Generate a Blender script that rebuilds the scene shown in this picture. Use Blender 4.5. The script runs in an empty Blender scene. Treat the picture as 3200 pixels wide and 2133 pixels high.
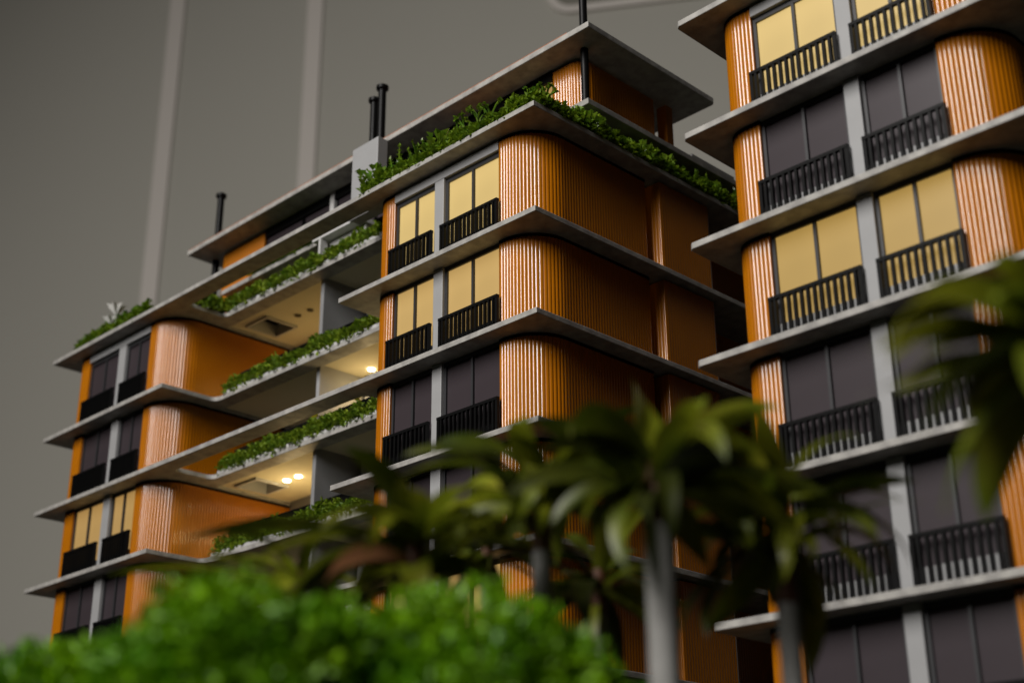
import bpy, bmesh, math, random
from mathutils import Vector, Matrix

sc = bpy.context.scene
U = 0.065            # metres per design unit (one storey of the model is about one unit)
ZOFF = 5.7           # design z of the underside of the base board is -5.7


def wp(x, y, z):
    return Vector((x * U, y * U, (z + ZOFF) * U))


# ------------------------------------------------------------------ camera
CAM = (7.8111, -8.1045, -4.9632)
YAW, PITCH, ROLL, FPX = -0.7861, 0.3948, -0.0072, 4413.35
cyw, syw = math.cos(YAW), math.sin(YAW)
cp, sp = math.cos(PITCH), math.sin(PITCH)
FWD = Vector((syw * cp, cyw * cp, sp))
RGT0 = Vector((cyw, -syw, 0))
UP0 = RGT0.cross(FWD)
RGT = math.cos(ROLL) * RGT0 + math.sin(ROLL) * UP0
UPV = -math.sin(ROLL) * RGT0 + math.cos(ROLL) * UP0
cam_d = bpy.data.cameras.new('camera')
cam = bpy.data.objects.new('camera', cam_d)
sc.collection.objects.link(cam)
m = Matrix((RGT, UPV, -FWD)).transposed().to_4x4()
m.translation = wp(*CAM)
cam.matrix_world = m
cam_d.sensor_width = 36
cam_d.lens = FPX / 3200 * 36
cam_d.clip_start = 0.01
cam_d.clip_end = 50
cam_d.dof.use_dof = True
cam_d.dof.focus_distance = (Vector((-0.25, 0.15, 0.9)) - Vector(CAM)).dot(FWD) * U
cam_d.dof.aperture_fstop = 7.4
cam_d.dof.aperture_blades = 7
sc.camera = cam

# ------------------------------------------------------------------ world, light, exposure
world = bpy.data.worlds.new('World')
sc.world = world
world.use_nodes = True
bg = world.node_tree.nodes['Background']
bg.inputs['Color'].default_value = (1.0, 0.95, 0.78, 1)
bg.inputs['Strength'].default_value = 0.008


def area_light(name, loc, target, w, h, power, col):
    d = bpy.data.lights.new(name, 'AREA')
    d.shape = 'RECTANGLE'
    d.size, d.size_y = w * U, h * U
    d.energy = power
    d.color = col
    o = bpy.data.objects.new(name, d)
    sc.collection.objects.link(o)
    p, t = wp(*loc), wp(*target)
    o.matrix_world = (t - p).to_track_quat('-Z', 'Y').to_matrix().to_4x4()
    o.location = p
    return o


area_light('window_light', (1.5, -28.5, 17.0), (-1.0, 0, 0), 10.5, 21, 30.0, (1.0, 0.965, 0.93)).data.spread = math.radians(120)

sc.view_settings.view_transform = 'Standard'
sc.view_settings.look = 'None'
sc.view_settings.exposure = 0
sc.view_settings.gamma = 1
sc.view_settings.use_curve_mapping = False
sc.render.engine = 'CYCLES'
sc.cycles.use_denoising = True
sc.cycles.max_bounces = 8
sc.cycles.diffuse_bounces = 2
sc.cycles.sample_clamp_indirect = 4

rnd = random.Random(7)


def ray(px, py):
    return FWD + RGT * ((px - 1600) / FPX) - UPV * ((py - 1066.5) / FPX)


def at(px, py, depth):
    """design-space point that the photo's pixel shows at this depth along the view axis"""
    return Vector(CAM) + ray(px, py) * depth


# ------------------------------------------------------------------ materials
def lin(r, g, b):
    def f(c):
        c /= 255
        return c / 12.92 if c <= .04045 else ((c + .055) / 1.055) ** 2.4
    return (f(r), f(g), f(b), 1)


def mat(name, col, rough=.5, spec=.5, noise=None, bump=None, coat=0, metal=0, col2=None, emit=None, strength=0, trans=0, rnoise=0, obrand=0):
    """noise=(scale per unit, amount) blends col to col2; bump=(scale, strength)"""
    M = bpy.data.materials.new(name)
    M.use_nodes = True
    nt = M.node_tree
    N, L = nt.nodes, nt.links
    b = N['Principled BSDF']
    b.inputs['Base Color'].default_value = col
    b.inputs['Roughness'].default_value = rough
    b.inputs['Specular IOR Level'].default_value = spec
    b.inputs['Metallic'].default_value = metal
    b.inputs['Coat Weight'].default_value = coat
    b.inputs['Coat Roughness'].default_value = .08
    if trans:
        b.inputs['Subsurface Weight'].default_value = 0
    tc = N.new('ShaderNodeTexCoord')
    src = None
    if noise:
        n = N.new('ShaderNodeTexNoise')
        n.inputs['Scale'].default_value = noise[0] / U
        n.inputs['Detail'].default_value = 5
        n.inputs['Roughness'].default_value = .6
        L.new(tc.outputs['Object'], n.inputs['Vector'])
        r = N.new('ShaderNodeMapRange')
        r.inputs['From Min'].default_value = .35
        r.inputs['From Max'].default_value = .65
        r.inputs['To Max'].default_value = noise[1]
        L.new(n.outputs['Fac'], r.inputs['Value'])
        mx = N.new('ShaderNodeMix')
        mx.data_type = 'RGBA'
        mx.inputs[6].default_value = col
        mx.inputs[7].default_value = col2
        L.new(r.outputs['Result'], mx.inputs['Factor'])
        src = mx.outputs[2]
        if rnoise:
            rr = N.new('ShaderNodeMapRange')
            rr.inputs['To Min'].default_value = rough - rnoise
            rr.inputs['To Max'].default_value = rough + rnoise
            L.new(n.outputs['Fac'], rr.inputs['Value'])
            L.new(rr.outputs['Result'], b.inputs['Roughness'])
    if obrand:
        oi = N.new('ShaderNodeObjectInfo')
        hs = N.new('ShaderNodeHueSaturation')
        mr = N.new('ShaderNodeMapRange')
        mr.inputs['To Min'].default_value = 1 - obrand
        mr.inputs['To Max'].default_value = 1 + obrand
        L.new(oi.outputs['Random'], mr.inputs['Value'])
        L.new(mr.outputs['Result'], hs.inputs['Value'])
        if src:
            L.new(src, hs.inputs['Color'])
        else:
            hs.inputs['Color'].default_value = col
        src = hs.outputs['Color']
    if src:
        L.new(src, b.inputs['Base Color'])
    if bump:
        n2 = N.new('ShaderNodeTexNoise')
        n2.inputs['Scale'].default_value = bump[0] / U
        n2.inputs['Detail'].default_value = 4
        L.new(tc.outputs['Object'], n2.inputs['Vector'])
        bp = N.new('ShaderNodeBump')
        bp.inputs['Strength'].default_value = bump[1]
        bp.inputs['Distance'].default_value = .01 * U
        L.new(n2.outputs['Fac'], bp.inputs['Height'])
        L.new(bp.outputs['Normal'], b.inputs['Normal'])
    if emit:
        b.inputs['Emission Color'].default_value = emit
        b.inputs['Emission Strength'].default_value = strength
    if trans:
        tr = N.new('ShaderNodeBsdfTranslucent')
        tr.inputs['Color'].default_value = col
        if src:
            L.new(src, tr.inputs['Color'])
        mxs = N.new('ShaderNodeMixShader')
        mxs.inputs['Fac'].default_value = trans
        L.new(b.outputs['BSDF'], mxs.inputs[1])
        L.new(tr.outputs['BSDF'], mxs.inputs[2])
        L.new(mxs.outputs['Shader'], N['Material Output'].inputs['Surface'])
    return M


M = {}
M['orange'] = mat('orange_paint', (.40, .128, .0005, 1), .24, .5, noise=(3, .5), col2=(.34, .105, .0005, 1), bump=(16, .06), coat=.25)
M['slab'] = mat('grey_slab_paint', (.385, .37, .34, 1), .5, .3, noise=(7, 1), col2=(.235, .225, .21, 1), bump=(14, .3), rnoise=.12)
M['roof_edge'] = mat('copper_edge', (.30, .11, .05, 1), .5, .3)
M['grey'] = mat('grey_paint', (.30, .30, .30, 1), .45, .35, noise=(4, .5), col2=(.26, .26, .26, 1))
M['darktop'] = mat('darkened_slab_top', (.07, .068, .062, 1), .7, .2)  # dark colour added to unseen slab tops, cuts bounce onto the undersides
M['frame'] = mat('window_frame', (.028, .028, .03, 1), .4, .5)
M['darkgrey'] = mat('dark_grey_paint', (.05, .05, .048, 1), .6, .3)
M['white'] = mat('pale_paint', (.46, .455, .44, 1), .5, .3, noise=(4, .5), col2=(.40, .39, .38, 1))
M['black'] = mat('black_plastic', (.004, .004, .004, 1), .4, .12)
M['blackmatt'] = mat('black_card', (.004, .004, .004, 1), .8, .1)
M['glass'] = mat('tinted_pane', (.042, .033, .037, 1), .35, .3, noise=(1.2, .5), col2=(.032, .025, .028, 1))
M['ceiling'] = mat('cream_ceiling', (.62, .56, .40, 1), .7, .2)
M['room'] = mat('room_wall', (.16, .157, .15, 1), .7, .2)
M['moss'] = mat('moss_foam', (.09, .18, .012, 1), .55, .3, noise=(9, 1), col2=(.22, .29, .015, 1), trans=.25)
M['mossdark'] = mat('moss_foam_dark', (.075, .16, .008, 1), .6, .25, noise=(9, 1), col2=(.20, .29, .010, 1), trans=.3)
M['sprig'] = mat('plastic_sprig', (.08, .19, .012, 1), .33, .5, noise=(6, 1), col2=(.20, .28, .015, 1), trans=.25, obrand=.3)
M['yellow'] = mat('yellow_sprig', (.5, .42, .02, 1), .5, .3, trans=.2)
M['petal'] = mat('white_petal', (.75, .74, .7, 1), .5, .3, trans=.2)
M['palm'] = mat('palm_leaf', (.028, .05, .003, 1), .42, .4, noise=(3, 1), col2=(.11, .125, .008, 1), trans=.3, obrand=.8)  # wide per-leaf brightness spread stands in for shaded and lit leaves
M['palmlit'] = mat('palm_leaf_lit', (.10, .14, .006, 1), .4, .4, noise=(3, 1), col2=(.19, .19, .012, 1), trans=.35, obrand=.4)  # brighter copy of the palm leaf, light on it put into the colour
M['palmbrown'] = mat('dry_palm_leaf', (.30, .13, .06, 1), .5, .3, trans=.3)
M['trunk'] = mat('palm_trunk', (.27, .265, .25, 1), .7, .2, noise=(6, .8), col2=(.17, .165, .155, 1), bump=(8, .6))
M['shaft'] = mat('palm_shaft', (.10, .035, .015, 1), .6, .3, noise=(8, 1), col2=(.05, .02, .01, 1))
M['shrub'] = mat('shrub_foam', (.06, .22, .0005, 1), .45, .35, noise=(3, 1), col2=(.21, .40, .001, 1), trans=.18)
M['wall'] = mat('painted_wall', (.42, .405, .355, 1), .85, .15, noise=(.06, .3), col2=(.395, .38, .335, 1))
M['trim'] = mat('wall_trim', (.62, .575, .525, 1), .7, .2)
M['wallpanel'] = mat('wall_panel', (.22, .21, .175, 1), .8, .15)
M['base'] = mat('base_board', (.022, .024, .014, 1), .8, .2, noise=(2, 1), col2=(.014, .018, .009, 1))
M['lamp'] = mat('downlight_lens', (.9, .85, .7, 1), .4, .3, emit=(1, .82, .5, 1), strength=22)
M['lampoff'] = mat('downlight_off', (.05, .04, .02, 1), .5, .3)


def lit(name, col, s):
    """back-lit diffusing pane, a little uneven"""
    Mx = mat(name, (.12, .09, .04, 1), .35, .3)
    nt = Mx.node_tree
    b = nt.nodes['Principled BSDF']
    b.inputs['Emission Color'].default_value = col
    n = nt.nodes.new('ShaderNodeTexNoise')
    n.inputs['Scale'].default_value = .75 / U
    n.inputs['Detail'].default_value = 2
    tc = nt.nodes.new('ShaderNodeTexCoord')
    nt.links.new(tc.outputs['Object'], n.inputs['Vector'])
    r = nt.nodes.new('ShaderNodeMapRange')
    r.inputs['From Min'].default_value = .3
    r.inputs['From Max'].default_value = .7
    r.inputs['To Min'].default_value = s * .55
    r.inputs['To Max'].default_value = s * 1.22
    nt.links.new(n.outputs['Fac'], r.inputs['Value'])
    nt.links.new(r.outputs['Result'], b.inputs['Emission Strength'])
    return Mx


M['lit1'] = lit('lit_pane_bright', (1, .71, .26, 1), .68)
M['lit2'] = lit('lit_pane_soft', (1, .63, .21, 1), .53)
M['lit3'] = lit('lit_pane_dim', (1, .58, .18, 1), .40)
M['lit4'] = lit('lit_pane_ochre', (1, .62, .16, 1), .42)

M['litroom'] = lit('lit_room_glazing', (1, .66, .24, 1), 1.7)


# ------------------------------------------------------------------ mesh helpers
class MB:
    def __init__(self):
        self.v, self.f = [], []

    def box(self, x0, x1, y0, y1, z0, z1):
        i = len(self.v)
        for z in (z0, z1):
            self.v += [(x0, y0, z), (x1, y0, z), (x1, y1, z), (x0, y1, z)]
        self.f += [(i + 3, i + 2, i + 1, i), (i + 4, i + 5, i + 6, i + 7), (i, i + 1, i + 5, i + 4), (i + 1, i + 2, i + 6, i + 5), (i + 2, i + 3, i + 7, i + 6), (i + 3, i, i + 4, i + 7)]
        return self

    def tube(self, pts, rad, n=16, caps=True):
        """pts along a path, rad a number or list"""
        i0 = len(self.v)
        k = len(pts)
        pts = [Vector(p) for p in pts]
        for a, p in enumerate(pts):
            d = (pts[min(a + 1, k - 1)] - pts[max(a - 1, 0)]).normalized()
            s = d.cross(Vector((0.31, .95, .05))).normalized()
            t = d.cross(s)
            r = rad[a] if isinstance(rad, (list, tuple)) else rad
            for j in range(n):
                w = 2 * math.pi * j / n
                self.v.append(tuple(p + (s * math.cos(w) + t * math.sin(w)) * r))
        for a in range(k - 1):
            for j in range(n):
                q = i0 + a * n
                self.f.append((q + j, q + (j + 1) % n, q + n + (j + 1) % n, q + n + j))
        if caps:
            self.f.append(tuple(i0 + n - 1 - j for j in range(n)))
            self.f.append(tuple(i0 + (k - 1) * n + j for j in range(n)))
        return self

    def mesh(self, name, origin=(0, 0, 0), smooth=None):
        me = bpy.data.meshes.new(name)
        o = Vector(origin)
        me.from_pydata([tuple((Vector(p) - o) * U) for p in self.v], [], self.f)
        me.validate()
        if smooth is not None:
            me.polygons.foreach_set('use_smooth', [True] * len(me.polygons))
            me.set_sharp_from_angle(angle=math.radians(smooth))
        me.update()
        return me


def link(name, me, material, parent=None, origin=(0, 0, 0), bevel=0):
    o = bpy.data.objects.new(name, me)
    sc.collection.objects.link(o)
    if material is not None and me is not None and not me.materials:
        me.materials.append(M[material])
    w = wp(*origin)
    if parent is not None:
        o.parent = parent
        o.location = w - Vector(parent['_w'])
    else:
        o.location = w
    o['_w'] = tuple(w)
    if bevel:
        b = o.modifiers.new('bevel', 'BEVEL')
        b.width = bevel * U
        b.segments = 2
        b.limit_method = 'ANGLE'
    return o


def build(mb, name, material, parent=None, origin=None, smooth=None, bevel=0):
    if origin is None:
        lo = [min(p[k] for p in mb.v) for k in range(3)]
        hi = [max(p[k] for p in mb.v) for k in range(3)]
        origin = ((lo[0] + hi[0]) / 2, (lo[1] + hi[1]) / 2, lo[2])
    return link(name, mb.mesh(name, origin, smooth), material, parent, origin, bevel)


def thing(name, label, cat, loc, group=None):
    o = link(name, None, None, None, loc)
    o['label'], o['category'] = label, cat
    if group:
        o['group'] = group
    return o


def tag(o, label, cat, group=None):
    o['label'], o['category'] = label, cat
    if group:
        o['group'] = group
    return o


def box_part(name, material, parent, x0, x1, y0, y1, z0, z1, bevel=.006):
    return build(MB().box(x0, x1, y0, y1, z0, z1), name, material, parent, bevel=bevel)


def arc(cx, cy, r, a0, a1, n):
    return [(cx + r * math.cos(math.radians(a0 + (a1 - a0) * k / n)), cy + r * math.sin(math.radians(a0 + (a1 - a0) * k / n))) for k in range(n + 1)]


def prism(outer, holes, z0, z1):
    """flat plate with holes, from outlines"""
    bm = bmesh.new()
    edges = []
    for loop in [outer] + holes:
        vs = [bm.verts.new((x, y, z0)) for x, y in loop]
        edges += [bm.edges.new((vs[k], vs[(k + 1) % len(vs)])) for k in range(len(vs))]
    r = bmesh.ops.triangle_fill(bm, use_beauty=True, use_dissolve=True, edges=edges)
    faces = list(bm.faces)
    e = bmesh.ops.extrude_face_region(bm, geom=faces)
    for g in e['geom']:
        if isinstance(g, bmesh.types.BMVert):
            g.co.z = z1
    bmesh.ops.recalc_face_normals(bm, faces=bm.faces)
    mb = MB()
    bm.verts.index_update()
    mb.v = [tuple(v.co) for v in bm.verts]
    mb.f = [tuple(v.index for v in f.verts) for f in bm.faces]
    bm.free()
    return mb


def slab_part(mb, parent, name='floor_slab', material='slab'):
    o = build(mb, name, material, parent, bevel=.006)
    o.data.materials.append(M['darktop'])
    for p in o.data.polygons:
        if p.normal.z > .5:  # top faces darkened so the slab above stays dim below
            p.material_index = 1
    return o


PITCH_RIB, RIB_H = .0385, .0055


def fluted(path, z0, z1, thick=.05, h=RIB_H, pitch=PITCH_RIB, per=8):
    """vertical panel of rounded ribs along a plan path; outside is to the right of the path"""
    pts = [Vector((p[0], p[1])) for p in path]
    s = [0]
    for a, b in zip(pts, pts[1:]):
        s.append(s[-1] + (b - a).length)
    total = s[-1]
    nr = max(1, round(total / pitch))
    n = nr * per
    out, inn = [], []
    k = 0
    for i in range(n + 1):
        d = total * i / n
        while k < len(pts) - 2 and d > s[k + 1]:
            k += 1
        t = (d - s[k]) / max(1e-9, s[k + 1] - s[k])
        p = pts[k].lerp(pts[k + 1], t)
        # smooth tangent
        e = pitch * .6
        def P(dd):
            dd = min(max(dd, 0), total)
            j = 0
            while j < len(pts) - 2 and dd > s[j + 1]:
                j += 1
            return pts[j].lerp(pts[j + 1], (dd - s[j]) / max(1e-9, s[j + 1] - s[j]))
        tg = (P(d + e) - P(d - e)).normalized()
        nrm = Vector((tg.y, -tg.x))
        out.append(p + nrm * h * abs(math.sin(math.pi * i / per)) ** .85)
        inn.append(p - nrm * thick)
    mb = MB()
    m_ = n + 1
    for z in (z0, z1):
        mb.v += [(p.x, p.y, z) for p in out]
    for z in (z0, z1):
        mb.v += [(p.x, p.y, z) for p in inn]
    for i in range(n):
        mb.f.append((i, i + 1, m_ + i + 1, m_ + i))
        mb.f.append((2 * m_ + i + 1, 2 * m_ + i, 3 * m_ + i, 3 * m_ + i + 1))
        mb.f.append((m_ + i, m_ + i + 1, 3 * m_ + i + 1, 3 * m_ + i))
        mb.f.append((i + 1, i, 2 * m_ + i, 2 * m_ + i + 1))
    mb.f.append((0, m_, 3 * m_, 2 * m_))
    mb.f.append((n, 2 * m_ + n, 3 * m_ + n, m_ + n))
    return mb


def wall_band(path, z0, z1, thick=.05):
    """plain band following the same kind of path"""
    mb = MB()
    pts = [Vector((p[0], p[1])) for p in path]
    k = len(pts)
    nr = []
    for i in range(k):
        t = (pts[min(i + 1, k - 1)] - pts[max(i - 1, 0)]).normalized()
        nr.append(Vector((t.y, -t.x)))
    for z in (z0, z1):
        mb.v += [(p.x, p.y, z) for p in pts]
    for z in (z0, z1):
        mb.v += [((p - q * thick).x, (p - q * thick).y, z) for p, q in zip(pts, nr)]
    for i in range(k - 1):
        mb.f += [(i, i + 1, k + i + 1, k + i), (2 * k + i + 1, 2 * k + i, 3 * k + i, 3 * k + i + 1), (k + i, k + i + 1, 3 * k + i + 1, 3 * k + i), (i + 1, i, 2 * k + i, 2 * k + i + 1)]
    mb.f += [(0, k, 3 * k, 2 * k), (k - 1, 3 * k - 1, 4 * k - 1, 2 * k - 1)]
    return mb


# ------------------------------------------------------------------ levels
ZS = {1: 2.099, 2: 1.0, 3: 0.0, 4: -1.001, 5: -2.012, 6: -3.012, 7: -4.02, 8: -5.2}
TH = .055
GROUND = -5.2
FW = .20             # front wall plane
NB = {}

# ------------------------------------------------------------------ setting
base = build(MB().box(-16, 10.5, -6.6, 9, -5.7, GROUND), 'base_board', 'base')
base['kind'] = 'structure'
base['label'] = 'dark board that carries the building models'
base['category'] = 'board'

# back wall of the room, seen out of focus
WD = 34.0
WC = Vector(CAM) + Vector((FWD.x, FWD.y, 0)).normalized() * WD
WROT = math.radians(-11)
wn = Vector((-FWD.x, -FWD.y, 0)).normalized()
wn = Matrix.Rotation(WROT, 3, 'Z') @ wn
wt = Vector((-wn.y, wn.x, 0))          # along the wall, to the right in the picture


def wall_pt(px, py):
    d = ray(px, py)
    t = (WC - Vector(CAM)).dot(wn) / d.dot(wn)
    return Vector(CAM) + d * t


def wall_uv(px, py):
    p = wall_pt(px, py)
    return (p - WC).dot(wt), p.z


def wall_box(mb, u0, u1, z0, z1, d0, d1):
    i = len(mb.v)
    for d in (d0, d1):
        for u, z in ((u0, z0), (u1, z0), (u1, z1), (u0, z1)):
            p = WC + wt * u + wn * d
            mb.v.append((p.x, p.y, z))
    mb.f += [(i + 3, i + 2, i + 1, i), (i + 4, i + 5, i + 6, i + 7), (i, i + 1, i + 5, i + 4), (i + 1, i + 2, i + 6, i + 5), (i + 2, i + 3, i + 7, i + 6), (i + 3, i, i + 4, i + 7)]
    return mb


wall = build(wall_box(MB(), -40, 40, -5.7, 36, -1, 0), 'wall', 'wall')
wall['kind'] = 'structure'
for px, w in ((516, .50), (965, .50)):
    u, _ = wall_uv(px, 450)
    build(wall_box(MB(), u - w / 2, u + w / 2, -5.7, 35.9, .001, .10), 'wall_trim', 'trim', wall, bevel=.03)
# rounded recess panel with a pale rim high on the wall
u0, zb = wall_uv(1735, 30)
rim_in = arc(u0 + .5, zb + .5, .5, 270, 180, 10) + [(u0, zb + 3.4), (u0 + 4.6, zb + 3.4), (u0 + 4.6, zb)]
rim_out = arc(u0 + .5, zb + .5, .74, 270, 180, 10) + [(u0 - .24, zb + 3.64), (u0 + 4.84, zb + 3.64), (u0 + 4.84, zb - .24)]


def wall_plate(outer, holes, d0, d1):
    mb = prism(outer, holes, d0, d1)
    v = []
    for (u, z, d) in mb.v:
        p = WC + wt * u + wn * d
        v.append((p.x, p.y, z))
    mb.v = v
    return mb


build(wall_plate(rim_out, [rim_in], .001, .12), 'wall_panel_rim', 'trim', wall, bevel=.02)
build(wall_plate(rim_in, [], .001, .03), 'wall_panel', 'wallpanel', wall)


# ------------------------------------------------------------------ building parts
def baluster_mesh(h):
    k = ('bal', round(h, 3))
    if k not in NB:
        me = MB().box(-.011, .011, -.015, .015, 0, h).mesh('baluster')
        me.materials.append(M['black'])
        NB[k] = me
    return NB[k]


def railing(parent, x0, x1, fz, y=.152, joined=False):
    top = fz + .375
    r = MB().box(x0, x1, y - .018, y + .018, top - .028, top).box(x0, x1, y - .012, y + .012, fz + .002, fz + .02)
    r.box(x0 + .0, x0 + .03, y - .014, y + .014, fz + .002, top - .029).box(x1 - .03, x1, y - .014, y + .014, fz + .002, top - .029)
    o = build(r, 'railing', 'black', parent)
    n = round((x1 - x0 - .06) / .059)
    h = .335
    if joined:
        mb = MB()
        for k in range(n):
            x = x0 + .03 + (x1 - x0 - .06) * (k + .5) / n
            mb.box(x - .0145, x + .0145, y - .011, y + .011, fz + .018, fz + .018 + h)
        b = build(mb, 'baluster', 'black', o)
        b['kind'] = 'stuff'
        return o
    for k in range(n):
        x = x0 + .03 + (x1 - x0 - .06) * (k + .5) / n + rnd.uniform(-.002, .002)
        link('baluster', baluster_mesh(h), None, o, (x, y, fz + .018))
    return o


def window(parent, x0, x1, fz, cz, material, y=.225, split=.5):
    """black frame with two panes"""
    f = .028
    t = cz - .045
    b = fz + .10
    xm = x0 + (x1 - x0) * split
    fr = MB().box(x0, x0 + f, y, y + .06, b, t).box(x1 - f, x1, y, y + .06, b, t).box(xm - .013, xm + .013, y - .006, y + .06, b, t)
    fr.box(x0, x1, y, y + .06, t + .0005, cz - .003).box(x0, x1, y, y + .06, b - .03, b - .0005)
    o = build(fr, 'window', 'frame', parent)
    for a, c in ((x0 + f, xm - .013), (xm + .013, x1 - f)):
        build(MB().box(a, c, y + .02, y + .045, b, t), 'pane', material, o)
    return o


def bay(parent, xc0, xc1, xm0, xm1, xp, xs, ydeep, side_end, lits, levels, order='left', nolintel=False, joined_from=99, r_col=.24, r_pan=.40):
    """one bay: rounded column at xc0..xc1, two windows either side of the post xm0..xm1,
    rounded fluted corner from xp turning back at x=xs"""
    for i in levels:
        fz, cz = ZS[i + 1] + TH, ZS[i]
        gap = .032
        y0 = FW
        col = [(xc0, ydeep)] + [(xc0, y0 + r_col)] + arc(xc0 + r_col, y0 + r_col, r_col, 180, 270, 14) + [(xc1, y0)]
        build(fluted(col, fz - .002, cz - gap), 'column_panel', 'orange', parent, smooth=38)
        pan = [(xp, y0)] + arc(xs - r_pan, y0 + r_pan, r_pan, 270, 360, 24) + [(xs, side_end)]
        build(fluted(pan, fz - .002, cz - gap), 'corner_panel', 'orange', parent, smooth=38)
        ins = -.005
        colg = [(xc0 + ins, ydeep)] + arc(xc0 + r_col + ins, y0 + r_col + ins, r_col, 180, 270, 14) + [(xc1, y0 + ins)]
        build(wall_band(colg, cz - gap + .0005, cz + .003), 'painted_shadow_band', 'blackmatt', parent)  # black band stands in for the soft shadow under the slab
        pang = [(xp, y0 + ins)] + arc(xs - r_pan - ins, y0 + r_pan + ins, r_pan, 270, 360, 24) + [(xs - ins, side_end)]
        build(wall_band(pang, cz - gap + .0005, cz + .003), 'painted_shadow_band', 'blackmatt', parent)  # same painted shadow above the corner panel
        lint = i == 1
        ct = cz - .12 if lint else cz - .0
        box_part('mullion_post', 'grey', parent, xm0, xm1, FW - .012, FW + .12, fz - .002, ct if lint else cz - .004)
        if lint:
            box_part('lintel', 'grey', parent, xc1 + .002, xp - .002, FW - .014, FW + .12, ct + .0005, cz - .02)
            ct2 = ct
        else:
            ct2 = cz
        material = lits.get(i, 'glass')
        for a, b_ in ((xc1 + .002, xm0 - .001), (xm1 + .001, xp - .001)):
            window(parent, a, b_, fz, ct2, material)
            box_part('window_kerb', 'grey', parent, a, b_, FW - .022, FW + .024, fz - .002, fz + .155, bevel=.003)
        railing(parent, xc1 - .02, xm0 + .01, fz, joined=i >= joined_from)
        railing(parent, xm1 - .0, xp + .03, fz, joined=i >= joined_from)


# ------------------------------------------------------------------ building A
A = thing('apartment_building', 'long orange and grey apartment model with planted terraces and a flat penthouse roof', 'building model', (-4.5, 2.3, GROUND))
AX0, AX1, AD = -9.06, 0.0, 4.6
XI, XT, YP = -6.19, -2.833, .757
YH = .97             # back of the planter trough
HX0, HX1, HY1 = -6.34, -2.52, 2.5

front_inner = arc(XI + .10, YP - .10, .10, 180, 90, 8)       # rounded inner corner, going left edge -> planter front
for i in range(1, 8):
    z = ZS[i]
    room = [(HX0, YH), (HX1, YH), (HX1, HY1), (HX0, HY1)]
    if i % 2 == 0:
        outer = [(AX0, 0), (XI, 0)] + front_inner + [(XT + .02, YP), (XT, YP - .02), (XT, 0), (AX1, 0), (AX1, AD), (AX0, AD)]
        mb = prism(outer, [room], z, z + TH)
    else:
        outer = [(AX0, 0), (AX1, 0), (AX1, AD), (AX0, AD)]
        b0 = .235
        void = [(-6.13, b0 + .04), (-6.09, b0)] + [(-2.70, b0), (-2.62, b0 + .08), (-2.62, YP - .06), (-2.68, YP)] + list(reversed(arc(-6.13 + .10, YP - .10, .10, 180, 90, 8)))
        mb = prism(outer, [void, room], z, z + TH)
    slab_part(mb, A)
    # planter upstand along the recessed edge
    ups = [(-6.04, YP + .004), (-2.56, YP + .004), (-2.56, YH), (-6.04, YH)]
    build(prism(ups, [[(-6.0, YP + .05), (-2.60, YP + .05), (-2.60, YH - .04), (-6.0, YH - .04)]], z + TH - .003, z + .10), 'planter', 'white', A, bevel=.008)
    # ceiling of the terrace rooms, a little higher than the slab edge, with a square opening on the odd floors
    lid = [(HX0 - .01, YH - .01), (HX1 + .01, YH - .01), (HX1 + .01, HY1 + .01), (HX0 - .01, HY1 + .01)]
    holes = []
    if i % 2 == 1:
        hole = [(-6.2, 1.12), (-5.75, 1.12), (-5.75, 1.6), (-6.2, 1.6)]
        holes = [hole]
    build(prism(lid, holes, z + .03, z + TH + .004), 'terrace_ceiling', 'ceiling', A)
    if holes:
        build(prism([(-6.2, 1.12), (-5.75, 1.12), (-5.75, 1.6), (-6.2, 1.6)], [[(-6.17, 1.15), (-5.78, 1.15), (-5.78, 1.57), (-6.17, 1.57)]], z + .0, z + .15), 'opening_rim', 'white', A)
        build(prism([(-6.22, 1.10), (-5.73, 1.10), (-5.73, 1.62), (-6.22, 1.62)], [], z + .151, z + .16), 'opening_cover', 'blackmatt', A)

litsR = {1: 'lit1', 2: 'lit2', 5: 'lit2'}
bay(A, -2.545, -2.20, -1.576, -1.441, -.665, -.20, 2.5, 1.82, litsR, range(1, 8), joined_from=6)
litsL = {3: 'lit3'}
bay(A, -8.775, -8.39, -7.635, -7.47, -6.90, -6.40, 3.8, 2.5, litsL, range(1, 8), joined_from=5)

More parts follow.
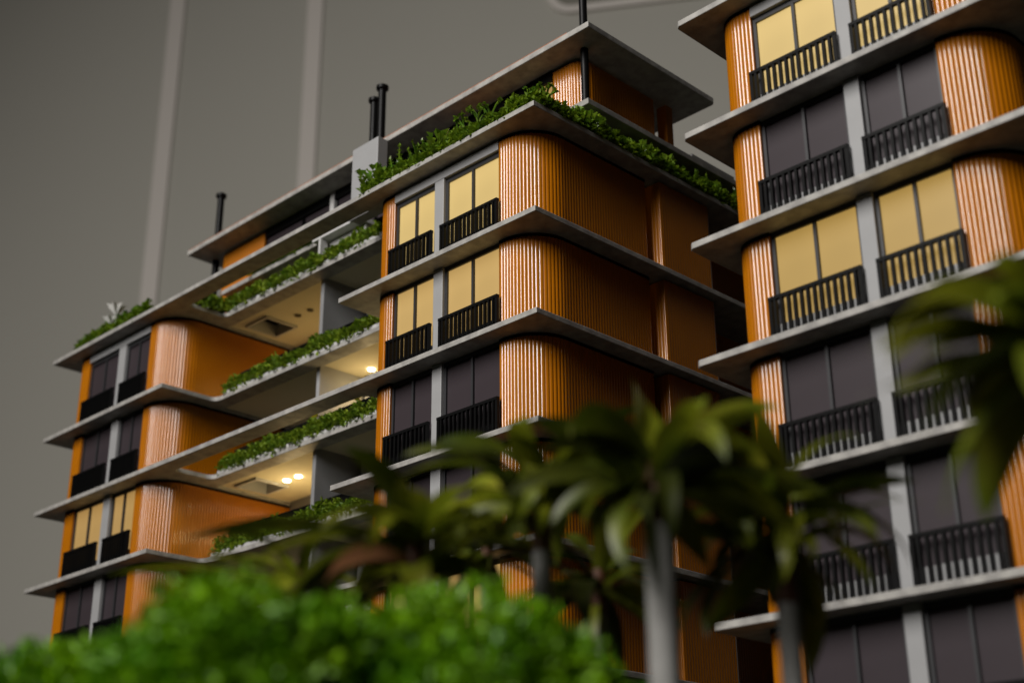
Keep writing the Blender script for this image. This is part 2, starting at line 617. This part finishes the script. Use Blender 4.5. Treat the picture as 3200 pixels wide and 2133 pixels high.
for i in range(1, 8):
    fz, cz = ZS[i + 1] + TH, ZS[i]
    # side elevation of the right bay: slot, proud panel, set-back wall
    box_part('slot_back', 'blackmatt', A, -.60, -.36, 1.80, 2.06, fz - .002, cz + .003)
    box_part('slot_kerb', 'white', A, -.30, -.17, 1.845, 1.915, fz - .002, fz + .10)
    pr = .018
    fin = [(-.55, 1.93)] + arc(-.10 - pr, 1.93 + pr, pr, 270, 360, 5) + arc(-.10 - .05, 2.76 - .05, .05, 0, 90, 6) + [(-.55, 2.76)]
    build(fluted(fin, fz - .002, cz - .025, h=.004, pitch=.0385), 'side_panel', 'orange', A, smooth=38)
    box_part('painted_shadow_band', 'blackmatt', A, -.56, -.16, 1.97, 2.76, cz - .0245, cz + .003)  # black strip painted in as shade above the side panel
    back = [(-.62, 2.70), (-.62, 4.4)]
    build(fluted(back, fz - .002, cz + .003), 'rear_side_panel', 'orange', A, smooth=38)
    # end wall and rear wall close the volume
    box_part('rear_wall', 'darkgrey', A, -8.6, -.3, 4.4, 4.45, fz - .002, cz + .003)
    # terrace rooms
    if i < 8:
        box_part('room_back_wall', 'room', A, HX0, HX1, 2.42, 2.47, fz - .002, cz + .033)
        box_part('room_glazing', 'litroom' if i in (1, 3) else 'glass', A, -6.3, -4.44, 2.39, 2.415, fz, cz - .12, bevel=0)
        box_part('room_glazing', 'litroom' if i in (2, 5) else 'glass', A, -4.34, -2.56, 2.39, 2.415, fz, cz - .12, bevel=0)
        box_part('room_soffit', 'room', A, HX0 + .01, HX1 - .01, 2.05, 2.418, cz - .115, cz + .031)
        box_part('partition', 'grey', A, -4.43, -4.37, .955, 2.38, fz - .002, cz + .031 if i else cz)
        box_part('partition_column', 'white', A, -4.30, -4.10, 1.55, 1.75, fz - .002, cz + .031)
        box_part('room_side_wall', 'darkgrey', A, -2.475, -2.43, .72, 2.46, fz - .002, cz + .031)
        # black balustrade behind the planting
        bal = MB().box(-6.05, -2.52, 1.0, 1.012, fz, fz + .33).box(-6.05, -2.52, .992, 1.02, fz + .3305, fz + .355)
        build(bal, 'balustrade', 'black', A)


def downlight(x, y, z, on=True, power=.05):
    d = MB().tube([(x, y, z - .012), (x, y, z + .006)], .042, 20)
    o = build(d, 'downlight', 'lamp' if on else 'lampoff', A)
    if on:
        l = bpy.data.lights.new('downlight_bulb', 'POINT')
        l.energy = power
        l.color = (1, .74, .36)
        l.shadow_soft_size = .05 * U
        lo = bpy.data.objects.new('downlight_bulb', l)
        sc.collection.objects.link(lo)
        lo.location = wp(x, y, z - .38)
    return o


downlight(-5.48, 1.40, ZS[1] + .03, False)
downlight(-5.24, 1.41, ZS[1] + .03, False)
downlight(-5.60, 1.46, ZS[3] + .03, True, .016)
downlight(-5.37, 1.46, ZS[3] + .03, True, .016)
downlight(-4.08, 1.47, ZS[2] + .03, True, .022)
downlight(-3.4, 1.47, ZS[5] + .03, True, .012)
downlight(-5.4, 1.75, ZS[5] + .03, True, .012)

# penthouse ---------------------------------------------------------------
ZR = 3.267
RX0, RX1, RY0, RY1 = -7.05, .093, .697, 2.737
roof = build(prism([(RX0, RY0), (RX1, RY0), (RX1, RY1 - .03), (RX1 - .03, RY1), (RX0, RY1)], [], ZR, ZR + .065), 'penthouse_roof', 'slab', A, bevel=.006)
build(MB().box(RX0 + .012, RX1 - .3, RY0 + .012, RY1 - .1, ZR + .066, ZR + .082), 'roof_covering', 'roof_edge', roof)
ZP = 2.55
# raised terrace slabs
build(prism([(-6.44, .875), (-4.45, .875), (-4.45, 2.6), (-6.44, 2.6)], [], ZP, ZP + .06), 'penthouse_slab', 'slab', A, bevel=.006)
build(prism([(-4.44, .80), (-3.72, .80)] + arc(-3.58 - .12, .74 + .12, .12, 270, 360, 8) + [(-3.58, 2.6), (-4.44, 2.6)], [], ZP, ZP + .06), 'penthouse_slab', 'white', A, bevel=.006)
build(prism([(-2.9, .878), (-.098, .878), (-.098, 4.3), (-2.9, 4.3)], [], ZP, ZP + .065), 'penthouse_slab', 'slab', A, bevel=.006)
build(prism([(-.5, 2.6), (-.16, 2.6), (-.16, 3.35), (-.5, 3.35)], [], ZP + .066, ZP + .16), 'penthouse_kerb', 'white', A, bevel=.01)
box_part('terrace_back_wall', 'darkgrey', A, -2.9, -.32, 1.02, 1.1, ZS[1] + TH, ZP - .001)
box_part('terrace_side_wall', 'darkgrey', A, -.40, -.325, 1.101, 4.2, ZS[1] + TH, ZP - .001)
box_part('terrace_partition', 'white', A, -4.30, -4.265, .79, .90, ZS[1] + TH - .003, 2.72)
box_part('terrace_screen', 'white', A, -4.26, -3.60, .93, .96, ZS[1] + TH, ZP - .001)
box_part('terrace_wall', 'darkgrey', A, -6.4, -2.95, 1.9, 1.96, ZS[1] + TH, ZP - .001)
PZ0 = ZP + .064
# orange ends
build(fluted([(-6.72, 2.4), (-6.72, 1.12)] + arc(-6.72 + .12, 1.0 + .12, .12, 180, 270, 8) + [(-5.73, 1.0)], ZS[1] + TH, ZR - .04), 'penthouse_panel', 'orange', A, smooth=38)
pr = .16
build(fluted([(-.68, 1.0)] + arc(-.29 - pr, 1.0 + pr, pr, 270, 360, 10) + [(-.29, 2.15)], PZ0 - .003, ZR - .04), 'penthouse_panel', 'orange', A, smooth=38)
build(fluted([(-1.95, 1.0), (-1.30, 1.0)], PZ0 - .003, ZR - .2), 'penthouse_panel', 'orange', A, smooth=38)
box_part('penthouse_column', 'orange', A, -.42, -.29, 2.36, 2.47, PZ0 - .003, ZR + .002)
box_part('penthouse_side_wall', 'white', A, -.9, -.8, 2.16, 3.1, PZ0 - .003, PZ0 + .33)
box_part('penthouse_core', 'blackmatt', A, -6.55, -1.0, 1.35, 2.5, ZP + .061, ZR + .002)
build(MB().box(-5.72, -.69, 1.0, 1.05, ZR - .12, ZR + .002), 'penthouse_head', 'black', A)
# glazing of the penthouse front
for a, b_, mm in ((-5.72, -4.95, 'glass'), (-4.93, -4.40, 'glass'), (-4.28, -3.55, 'glass'), (-3.53, -2.7, 'glass'), (-2.68, -1.97, 'glass'), (-1.28, -1.045, 'lit3'), (-1.02, -.69, 'lit3')):
    w = build(MB().box(a, a + .02, 1.02, 1.06, PZ0, ZR - .121).box(b_ - .02, b_, 1.02, 1.06, PZ0, ZR - .121), 'penthouse_window', 'black', A)
    build(MB().box(a + .02, b_ - .02, 1.03, 1.05, PZ0, ZR - .121), 'pane', mm, w)
box_part('penthouse_post', 'white', A, -4.38, -4.30, .985, 1.08, PZ0 - .003, ZR + .002)
# pale upright box that rises past the roof edge
box_part('chimney_box', 'grey', A, -3.085, -2.645, .30, .44, ZS[1] + TH - .003, 3.03, bevel=.008)


def pole(x, y, z0, z1, r=.036, cap=True):
    o = build(MB().tube([(x, y, z0), (x, y, z1)], r, 20), 'flue_pole', 'black', A, smooth=40)
    if cap:
        mb = MB().tube([(x, y, z1 - .02), (x, y, z1 + .0), (x, y, z1 + .04), (x, y, z1 + .06)], [r * 1.05, r * 1.55, r * 1.55, r * .9], 20)
        build(mb, 'pole_cap', 'black', o, smooth=40)
    return o


pole(-6.92, 1.06, ZS[1] + TH - .003, 4.22, .046)
pole(-3.585, .98, ZR + .06, 4.18, .046)
pole(-3.440, .98, ZR + .06, 4.29, .048)
pole(-.205, .965, PZ0 - .002, 4.6, .042, False)

# ------------------------------------------------------------------ building B
B = thing('apartment_building', 'narrow orange and grey apartment model without penthouse, beside the long terraced one', 'building model', (3.1, 2.0, GROUND))

BX0, BX1, BD = 1.688, 4.54, 4.2
for i in range(1, 8):
    c = .03
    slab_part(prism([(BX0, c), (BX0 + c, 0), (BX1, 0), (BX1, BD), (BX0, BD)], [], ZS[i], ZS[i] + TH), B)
bay(B, 1.935, 2.312, 3.095, 3.228, 3.872, 4.30, 3.9, 3.9, {1: 'lit1', 3: 'lit4'}, range(1, 8))
for i in range(1, 8):
    fz, cz = ZS[i + 1] + TH, ZS[i]
    box_part('rear_wall', 'darkgrey', B, 2.05, 4.28, 3.9, 3.95, fz - .002, cz + .003)


# ------------------------------------------------------------------ planting
def leaf_quad(mb, p, d, up, ln, wd, bend=.3):
    """small folded leaf from p along d"""
    s = d.cross(up)
    if s.length < 1e-4:
        s = Vector((1, 0, 0))
    s.normalize()
    n = s.cross(d).normalized()
    i = len(mb.v)
    q = p + d * ln * .5 + n * ln * bend * .3
    t = p + d * ln - n * ln * bend * .2
    mb.v += [tuple(p), tuple(q + s * wd * .5 + n * wd * .15), tuple(t), tuple(q - s * wd * .5 + n * wd * .15)]
    mb.f += [(i, i + 1, i + 2), (i, i + 2, i + 3)]


def rdir(r, zmin=-.2):
    while True:
        v = Vector((r.uniform(-1, 1), r.uniform(-1, 1), r.uniform(zmin, 1)))
        if .05 < v.length < 1:
            return v.normalized()


def moss_strip(name, label, path, width, z, height, density, seed, material='moss', leaf=.04, droop=.03, hvar=.5, group='moss strips'):
    """low planting along a plan path (centre line)"""
    r = random.Random(seed)
    mb = MB()
    pts = [Vector((a, b, 0)) for a, b in path]
    ph = [r.uniform(0, 6.28) for _ in range(6)]
    for a, b in zip(pts, pts[1:]):
        L = (b - a).length
        d = (b - a).normalized()
        nrm = Vector((d.y, -d.x, 0))
        # soil core
        for k in range(int(L * density)):
            s = r.uniform(0, L)
            w = r.uniform(-1, 1)
            q = a + d * s + nrm * (w * width / 2)
            lump = .5 + .5 * math.sin(s * 5.1 + ph[0]) * math.sin(s * 11.3 + ph[1]) + .35 * math.sin(s * 23 + ph[2])
            hh = height * (1 - hvar + hvar * max(0, min(1.3, lump))) * (1 - .55 * w * w)
            zz = z + hh * (r.random() ** .6)
            p = Vector((q.x, q.y, zz))
            if w > .75:
                p.z -= r.uniform(0, droop)
            dr = rdir(r, -.35)
            dr = (dr + nrm * .35 * max(0, w)).normalized()
            ln = leaf * r.uniform(.6, 1.4)
            leaf_quad(mb, p, dr, Vector((r.uniform(-.5, .5), r.uniform(-.5, .5), 1)), ln, ln * r.uniform(.55, .9))
    o = build(mb, name, material)
    return tag(o, label, 'plants', group)


def core(path_box, z0, z1, parent=None):
    pass


PL = 'planting strips on the terraces'
for i, dens, lab in ((1, 1500, 'top recessed terrace under the penthouse'), (2, 1500, 'second recessed terrace, above the single lit downlight'), (3, 1500, 'third recessed terrace, above the pair of lit downlights'), (4, 1300, 'fourth recessed terrace, below the pair of lit downlights'), (5, 600, 'lowest recessed terrace half hidden by palm leaves')):
    moss_strip('planter_hedge', 'green planting strip on the ' + lab, [(-6.02, .862), (-2.56, .862)] if i > 1 else [(-6.22, .34), (-6.18, .84), (-2.56, .862)], .24, ZS[i] + .075, .24, dens, 20 + i, 'moss', .058, .06)
moss_strip('planter_hedge', 'short green strip on the raised terrace slab beside the pale partition', [(-5.85, .91), (-4.46, .91)], .16, ZP + .055, .27, 1500, 41, 'mossdark', .05)
moss_strip('roof_hedge', 'green planting along the left end of the top slab beside the white flower', [(-8.55, .16), (-6.9, .16)], .24, ZS[1] + TH - .005, .26, 2000, 42, 'mossdark', .055)
moss_strip('roof_hedge', 'low planting along the top slab front, from the chimney box to the corner', [(-2.56, .11), (-.10, .11)], .20, ZS[1] + TH - .005, .21, 2600, 43, 'mossdark', .05)
moss_strip('roof_hedge', 'low planting along the shaded side edge of the top slab', [(-.11, .05), (-.11, 4.0)], .20, ZS[1] + TH - .005, .26, 2600, 44, 'mossdark', .055)


def sprig(loc, h, kind, seed):
    """little plastic plant: 0 curled stalks with a tuft, 1 toothed upright frond, 2 broad leaves"""
    r = random.Random(seed)
    mb = MB()
    x, y, z = loc
    if kind == 0:
        for k in range(r.randint(2, 3)):
            a = r.uniform(0, 6.28)
            l = h * r.uniform(.75, 1.05)
            lean = r.uniform(.05, .25) * l
            pts = []
            for t in range(7):
                f = t / 6
                hook = max(0, f - .7) * 1.2 * l * .4
                pts.append((x + math.cos(a) * (lean * f * f + hook), y + math.sin(a) * (lean * f * f + hook), z + l * (f - max(0, f - .8) * .5)))
            mb.tube(pts, [.011, .010, .009, .009, .009, .011, .014], 6)
            tip = Vector(pts[-1])
            for q in range(7):
                d = rdir(r, -.5)
                leaf_quad(mb, tip - d * .004, d, Vector((0, 0, 1)), .055 * r.uniform(.7, 1.2), .04)
    elif kind == 1:
        for k in range(r.randint(1, 3)):
            a = r.uniform(0, 6.28)
            l = h * r.uniform(.7, 1.05)
            lean = r.uniform(.0, .3) * l
            pts = [Vector((x + math.cos(a) * lean * f * f, y + math.sin(a) * lean * f * f, z + l * f)) for f in [t / 8 for t in range(9)]]
            mb.tube(pts, [.008] * 8 + [.003], 5)
            for t in range(1, 9):
                for sd in (-1, 1):
                    d = Vector((math.cos(a + sd * 1.3), math.sin(a + sd * 1.3), .7)).normalized()
                    leaf_quad(mb, pts[t], d, Vector((0, 0, 1)), .075 * (1.15 - t / 11), .036)
            leaf_quad(mb, pts[-1], Vector((0, 0, 1)), Vector((math.cos(a), math.sin(a), 0)), .06, .03)
    else:
        for k in range(14):
            d = rdir(r, .1)
            p0 = Vector((x, y, z + h * r.uniform(.1, .5)))
            p1 = p0 + d * h * .35
            mb.tube([p0, p1], [.006, .004], 5)
            leaf_quad(mb, p1, (d + Vector((0, 0, .1))).normalized(), Vector((0, 0, 1)), h * .27, h * .22, .5)
    return build(mb, 'sprig', 'sprig', None, (x, y, z), None)


ORD = 'first second third fourth fifth sixth seventh eighth ninth tenth eleventh twelfth thirteenth fourteenth fifteenth sixteenth seventeenth eighteenth nineteenth twentieth'.split()
ORD += ['twenty-' + w for w in ORD[:9]] + ['thirtieth']
KW = ('curled stalked', 'toothed upright', 'broad leaved')
sg = 'plastic sprigs rising from the top slab planting'
k = 0
r0 = random.Random(3)
for x in [-2.50 + .112 * j for j in range(22)]:
    kind = (2 if x < -2.3 else 1) if x < -1.75 else (r0.choice((1, 2)) if x < -1.3 else r0.choice((0, 0, 1)))
    h = r0.uniform(.28, .40) if kind == 1 else r0.uniform(.27, .37)
    if x < -2.0:
        h *= 1.1
    o = sprig((x + r0.uniform(-.03, .03), .10 + r0.uniform(-.04, .05), ZS[1] + TH - .01), h, kind, 100 + k)
    tag(o, KW[kind] + ' plastic sprig, ' + ORD[k] + ' from the chimney box along the top slab front edge', 'sprig', sg)
    k += 1
for j in range(30):
    y = .12 + .125 * j
    kind = 0 if j < 4 else r0.choice((0, 1, 2, 2, 1))
    h = r0.uniform(.24, .36) if j < 8 else r0.uniform(.22, .34)
    o = sprig((-.10 + r0.uniform(-.05, .05), y + r0.uniform(-.03, .03), ZS[1] + TH - .01), h, kind, 300 + k)
    tag(o, KW[kind] + ' plastic sprig, ' + ORD[j] + ' from the corner along the top slab side edge', 'sprig', sg)
    k += 1
for j in range(9):
    x = -8.4 + j * .17
    o = sprig((x + r0.uniform(-.04, .04), .16, ZS[1] + TH - .01), r0.uniform(.20, .30), 2, 500 + j)
    tag(o, 'broad leaved plastic sprig, ' + ORD[j] + ' from the outer end beside the white flower', 'sprig', sg)
# white flower
fl = thing('flower', 'small white blossom in the planting at the far end of the top slab', 'flower', (-7.63, .10, ZS[1] + TH + .1))
mb = MB()
for a in range(7):
    w = a / 7 * 6.28
    leaf_quad(mb, Vector((-7.63, .08, ZS[1] + .30)), Vector((math.cos(w) * .6, math.sin(w) * .6, .8)).normalized(), Vector((0, 0, 1)), .20, .15, .6)
    leaf_quad(mb, Vector((-7.72, .07, ZS[1] + .20)), Vector((math.cos(w) * .6, math.sin(w) * .6, .6)).normalized(), Vector((0, 0, 1)), .15, .12, .6)
build(mb, 'petals', 'petal', fl)
build(MB().tube([(-7.63, .08, ZS[1] + TH), (-7.63, .08, ZS[1] + .31)], .008, 6).tube([(-7.65, .08, ZS[1] + TH), (-7.72, .07, ZS[1] + .21)], .007, 6), 'stem', 'sprig', fl)
# yellow blossoms in the fourth strip
for j, (px, py) in enumerate(((1112, 1252), (985, 1305))):
    p = at(px, py, 1)
    d = ray(px, py)
    t = (.87 - CAM[1]) / d.y
    q = Vector(CAM) + d * t
    mb = MB()
    r = random.Random(j)
    for a in range(10):
        leaf_quad(mb, q + rdir(r) * .03, rdir(r, 0), Vector((0, 0, 1)), .06, .05, .5)
    o = build(mb, 'blossom', 'yellow')
    tag(o, 'small yellow blossom in the third terrace strip' + (', next to the orange column' if j == 0 else ', beside the partition'), 'flower', 'yellow blossoms')


# ------------------------------------------------------------------ palms
def frond_mesh(L, Wd, e0, droop, fold, seed):
    """broad pointed leaf leaving the origin along +X, rising at e0 then drooping"""
    r = random.Random(seed)
    mb = MB()
    n, c = 14, 5
    p = Vector((0, 0, 0))
    ang = e0
    tw = r.uniform(-1.2, 1.2)
    for i in range(n + 1):
        f = i / n
        w = Wd * (math.sin(math.pi * min(1, f * 1.02) ** .855) ** .8 if 0 < f < 1 else 0) + (.035 * Wd if f < .2 else .0)
        d = Vector((math.cos(ang), 0, math.sin(ang)))
        up = Vector((-math.sin(ang), 0, math.cos(ang)))
        roll = tw * f
        for j in range(c):
            s = (j / (c - 1) - .5)
            side = Vector((0, 1, 0)) * math.cos(roll) + up * math.sin(roll)
            upr = up * math.cos(roll) - Vector((0, 1, 0)) * math.sin(roll)
            q = p + side * (s * w) + upr * (fold * w * abs(s) + .02 * Wd * math.sin(9 * f + 5 * s))
            mb.v.append(tuple(q))
        p = p + d * (L / n)
        ang -= droop / n * (.5 + 1.1 * f)
    for i in range(n):
        for j in range(c - 1):
            a = i * c + j
            mb.f.append((a, a + 1, a + c + 1, a + c))
    return mb.mesh('leaf', smooth=60)


def palm(label, top, leaves, trunk_r, shaft=.22, group=None):
    """leaves: (azimuth in the picture in degrees, 0 = right, 90 = away, 270 = to the camera; length, width, rise, droop[, material])"""
    x, y, z = top
    o = thing('palm_tree', label, 'palm', (x, y, GROUND))
    n = 10
    pts = [(x, y, GROUND - .02 + (z - shaft * .5 - GROUND) * i / n) for i in range(n + 1)]
    build(MB().tube(pts, [trunk_r * (1.12 - .14 * i / n + (.012 if i % 2 else 0)) for i in range(n + 1)], 18), 'trunk', 'trunk', o, smooth=60)
    build(MB().tube([(x, y, z - shaft * .55), (x, y, z - shaft * .3), (x, y, z + .02), (x, y, z + .07)], [trunk_r * 1.02, trunk_r * 1.2, trunk_r * .9, trunk_r * .3], 14), 'crown_shaft', 'shaft', o, smooth=60)
    az0 = math.atan2(RGT0.y, RGT0.x)
    for k, lf in enumerate(leaves):
        a, L, Wd, e0, dr = lf[:5]
        me = frond_mesh(L, Wd * .84, math.radians(e0), math.radians(dr), .32, int(abs(x) * 977) % 500 + k * 13)
        ob = link('leaf', me, lf[5] if len(lf) > 5 else ('palmlit' if rnd.random() < .42 else 'palm'), o, (x, y, z - rnd.uniform(0, shaft * .35)))
        ob.rotation_euler = (rnd.uniform(-.35, .35), 0, az0 + math.radians(a))
    return o


def ring(n, L, Wd, e, dr, seed, a0=0):
    r = random.Random(seed)
    n = round(n * 1.3)
    return [(a0 + 360 * k / n + r.uniform(-20, 20), L * r.uniform(.65, 1.2), Wd * r.uniform(.6, 1.15), e + r.uniform(-28, 28), dr + r.uniform(-50, 35)) for k in range(n)]


# nearest tall palm with the thick pale trunk
palm('tall palm with the thickest pale trunk, standing before the side wall of the long building', at(2050, 1480, 6.0),
     ring(9, .66, .19, 15, 105, 1, 10) + ring(9, .60, .18, 48, 115, 2, 30) + ring(6, .5, .17, -15, 60, 21, 0) + [(200, .66, .19, 50, 50), (178, .60, .18, 62, 60), (8, .78, .17, 18, 40), (95, .58, .19, 80, 30), (350, .66, .18, 0, 50)], .062, .40)
palm('slender palm with a reddish crown shaft between the two bushes and the tall palm', at(1690, 1500, 6.6),
     ring(9, .66, .17, 20, 100, 3, 0) + ring(8, .58, .16, 50, 105, 4, 25) + ring(6, .5, .16, -20, 55, 22, 10) + [(12, .80, .18, 58, 35), (190, .66, .16, 15, 60), (265, .5, .19, 10, 100), (185, .7, .15, 35, 60)], .045, .62)
palm('dark palm with drooping leaves in front of the right hand building', at(2435, 1580, 6.3),
     ring(9, .68, .18, 18, 105, 5, 20) + ring(9, .60, .17, 48, 110, 6, 0) + ring(8, .6, .17, -25, 50, 23, 15) + [(6, .74, .15, 38, 45), (2, .70, .18, 8, 95), (175, .66, .17, 35, 60)], .05, .80)
palm('bushy palm with one dry brown leaf, behind the two round bushes', at(1300, 1665, 6.2),
     ring(9, .66, .17, 18, 90, 7, 0) + ring(8, .58, .16, 48, 95, 8, 20) + ring(7, .55, .16, -22, 50, 24, 5) + [(180, 1.05, .12, 15, 35), (186, .80, .14, 12, 60), (215, .5, .15, 15, 80, 'palmbrown'), (170, .7, .14, 40, 60), (0, .6, .15, 40, 60), (195, .7, .15, -10, 50)], .04, .6)
palm('small dark palm behind the bushes, under the lit double downlight terrace', at(930, 1790, 6.8),
     ring(8, .62, .13, 10, 70, 9, 0) + ring(6, .52, .13, 40, 80, 10, 20) + ring(6, .5, .13, -20, 50, 25, 10) + [(183, .9, .10, 12, 25)], .035, .4)
palm('palm with bright green leaves crossing before the far windows of the narrow building', at(3290, 1060, 4.6),
     ring(9, .60, .19, 15, 95, 11, 0) + ring(8, .52, .18, 50, 100, 12, 25) + ring(6, .55, .18, -25, 50, 26, 10) + [(180, .62, .18, 25, 60), (195, .62, .19, -10, 60), (172, .5, .16, 62, 60), (188, .66, .17, -40, 40)], .055, .3)


palm('low dark palm between the slender palm and the tall thick one', at(1870, 1790, 7.3),
     ring(8, .62, .16, 15, 80, 41, 0) + ring(7, .55, .15, 45, 90, 42, 20) + ring(6, .5, .15, -20, 50, 43, 10), .035, .4)
palm('low dark palm right behind the slender palm, under the corner windows', at(1520, 1700, 7.4),
     ring(8, .62, .16, 15, 80, 44, 0) + ring(7, .55, .15, 45, 90, 45, 20) + ring(6, .5, .15, -20, 50, 46, 10), .035, .4)


# ------------------------------------------------------------------ bushes in the foreground
def bush(label, lumps, nleaf, seed, leaf=.048):
    """lumps: (px, py, depth, radius)"""
    r = random.Random(seed)
    cs = [(at(px, py, d), rad) for px, py, d, rad in lumps]
    cx = sum(c.x for c, _ in cs) / len(cs)
    cy_ = sum(c.y for c, _ in cs) / len(cs)
    o = thing('bush', label, 'bush', (cx, cy_, GROUND))
    mb = MB()
    st = MB()
    for c, rad in cs:
        st.tube([(cx + (c.x - cx) * .3, cy_ + (c.y - cy_) * .3, GROUND - .02), ((c.x + cx) / 2, (c.y + cy_) / 2, (c.z + GROUND) / 2), tuple(c)], [.05, .04, .02], 8)
        n = int(nleaf * rad * rad)
        tufts = [rdir(r, -.6) for _ in range(30)]
        for k in range(n):
            t = r.choice(tufts)
            d = (t + rdir(r, -1) * .42).normalized()
            rr = rad * (1 - .30 * (r.random() ** 2)) * (.60 + .52 * max(0, d.dot(t) - .8) / .2)
            p = c + d * rr
            dd = (d * .7 + rdir(r, -.6)).normalized()
            ln = leaf * r.uniform(.6, 1.4)
            leaf_quad(mb, p, dd, rdir(r, -.5), ln, ln * r.uniform(.5, .85))
        # dark inner mass so that gaps read deep
    f = build(mb, 'foliage', 'shrub', o)
    f['kind'] = 'stuff'
    build(st, 'stems', 'shaft', o, smooth=60)
    return o


bush('round bright green bush, the larger of the two in front of the palms', [(760, 2130, 5.0, .40), (560, 2210, 5.0, .33), (1000, 2150, 5.1, .30), (780, 2350, 5.0, .5)], 26000, 31)
bush('wide bright green bush beside the thick palm trunk', [(1460, 2170, 5.2, .40), (1230, 2200, 5.2, .33), (1680, 2240, 5.2, .33), (1480, 2420, 5.2, .5), (1850, 2360, 5.2, .25)], 26000, 32)
bush('low green bush at the foot of the far end of the long building', [(120, 2262, 5.6, .29), (310, 2240, 5.6, .28), (-60, 2275, 5.6, .26), (200, 2470, 5.6, .4)], 26000, 33)
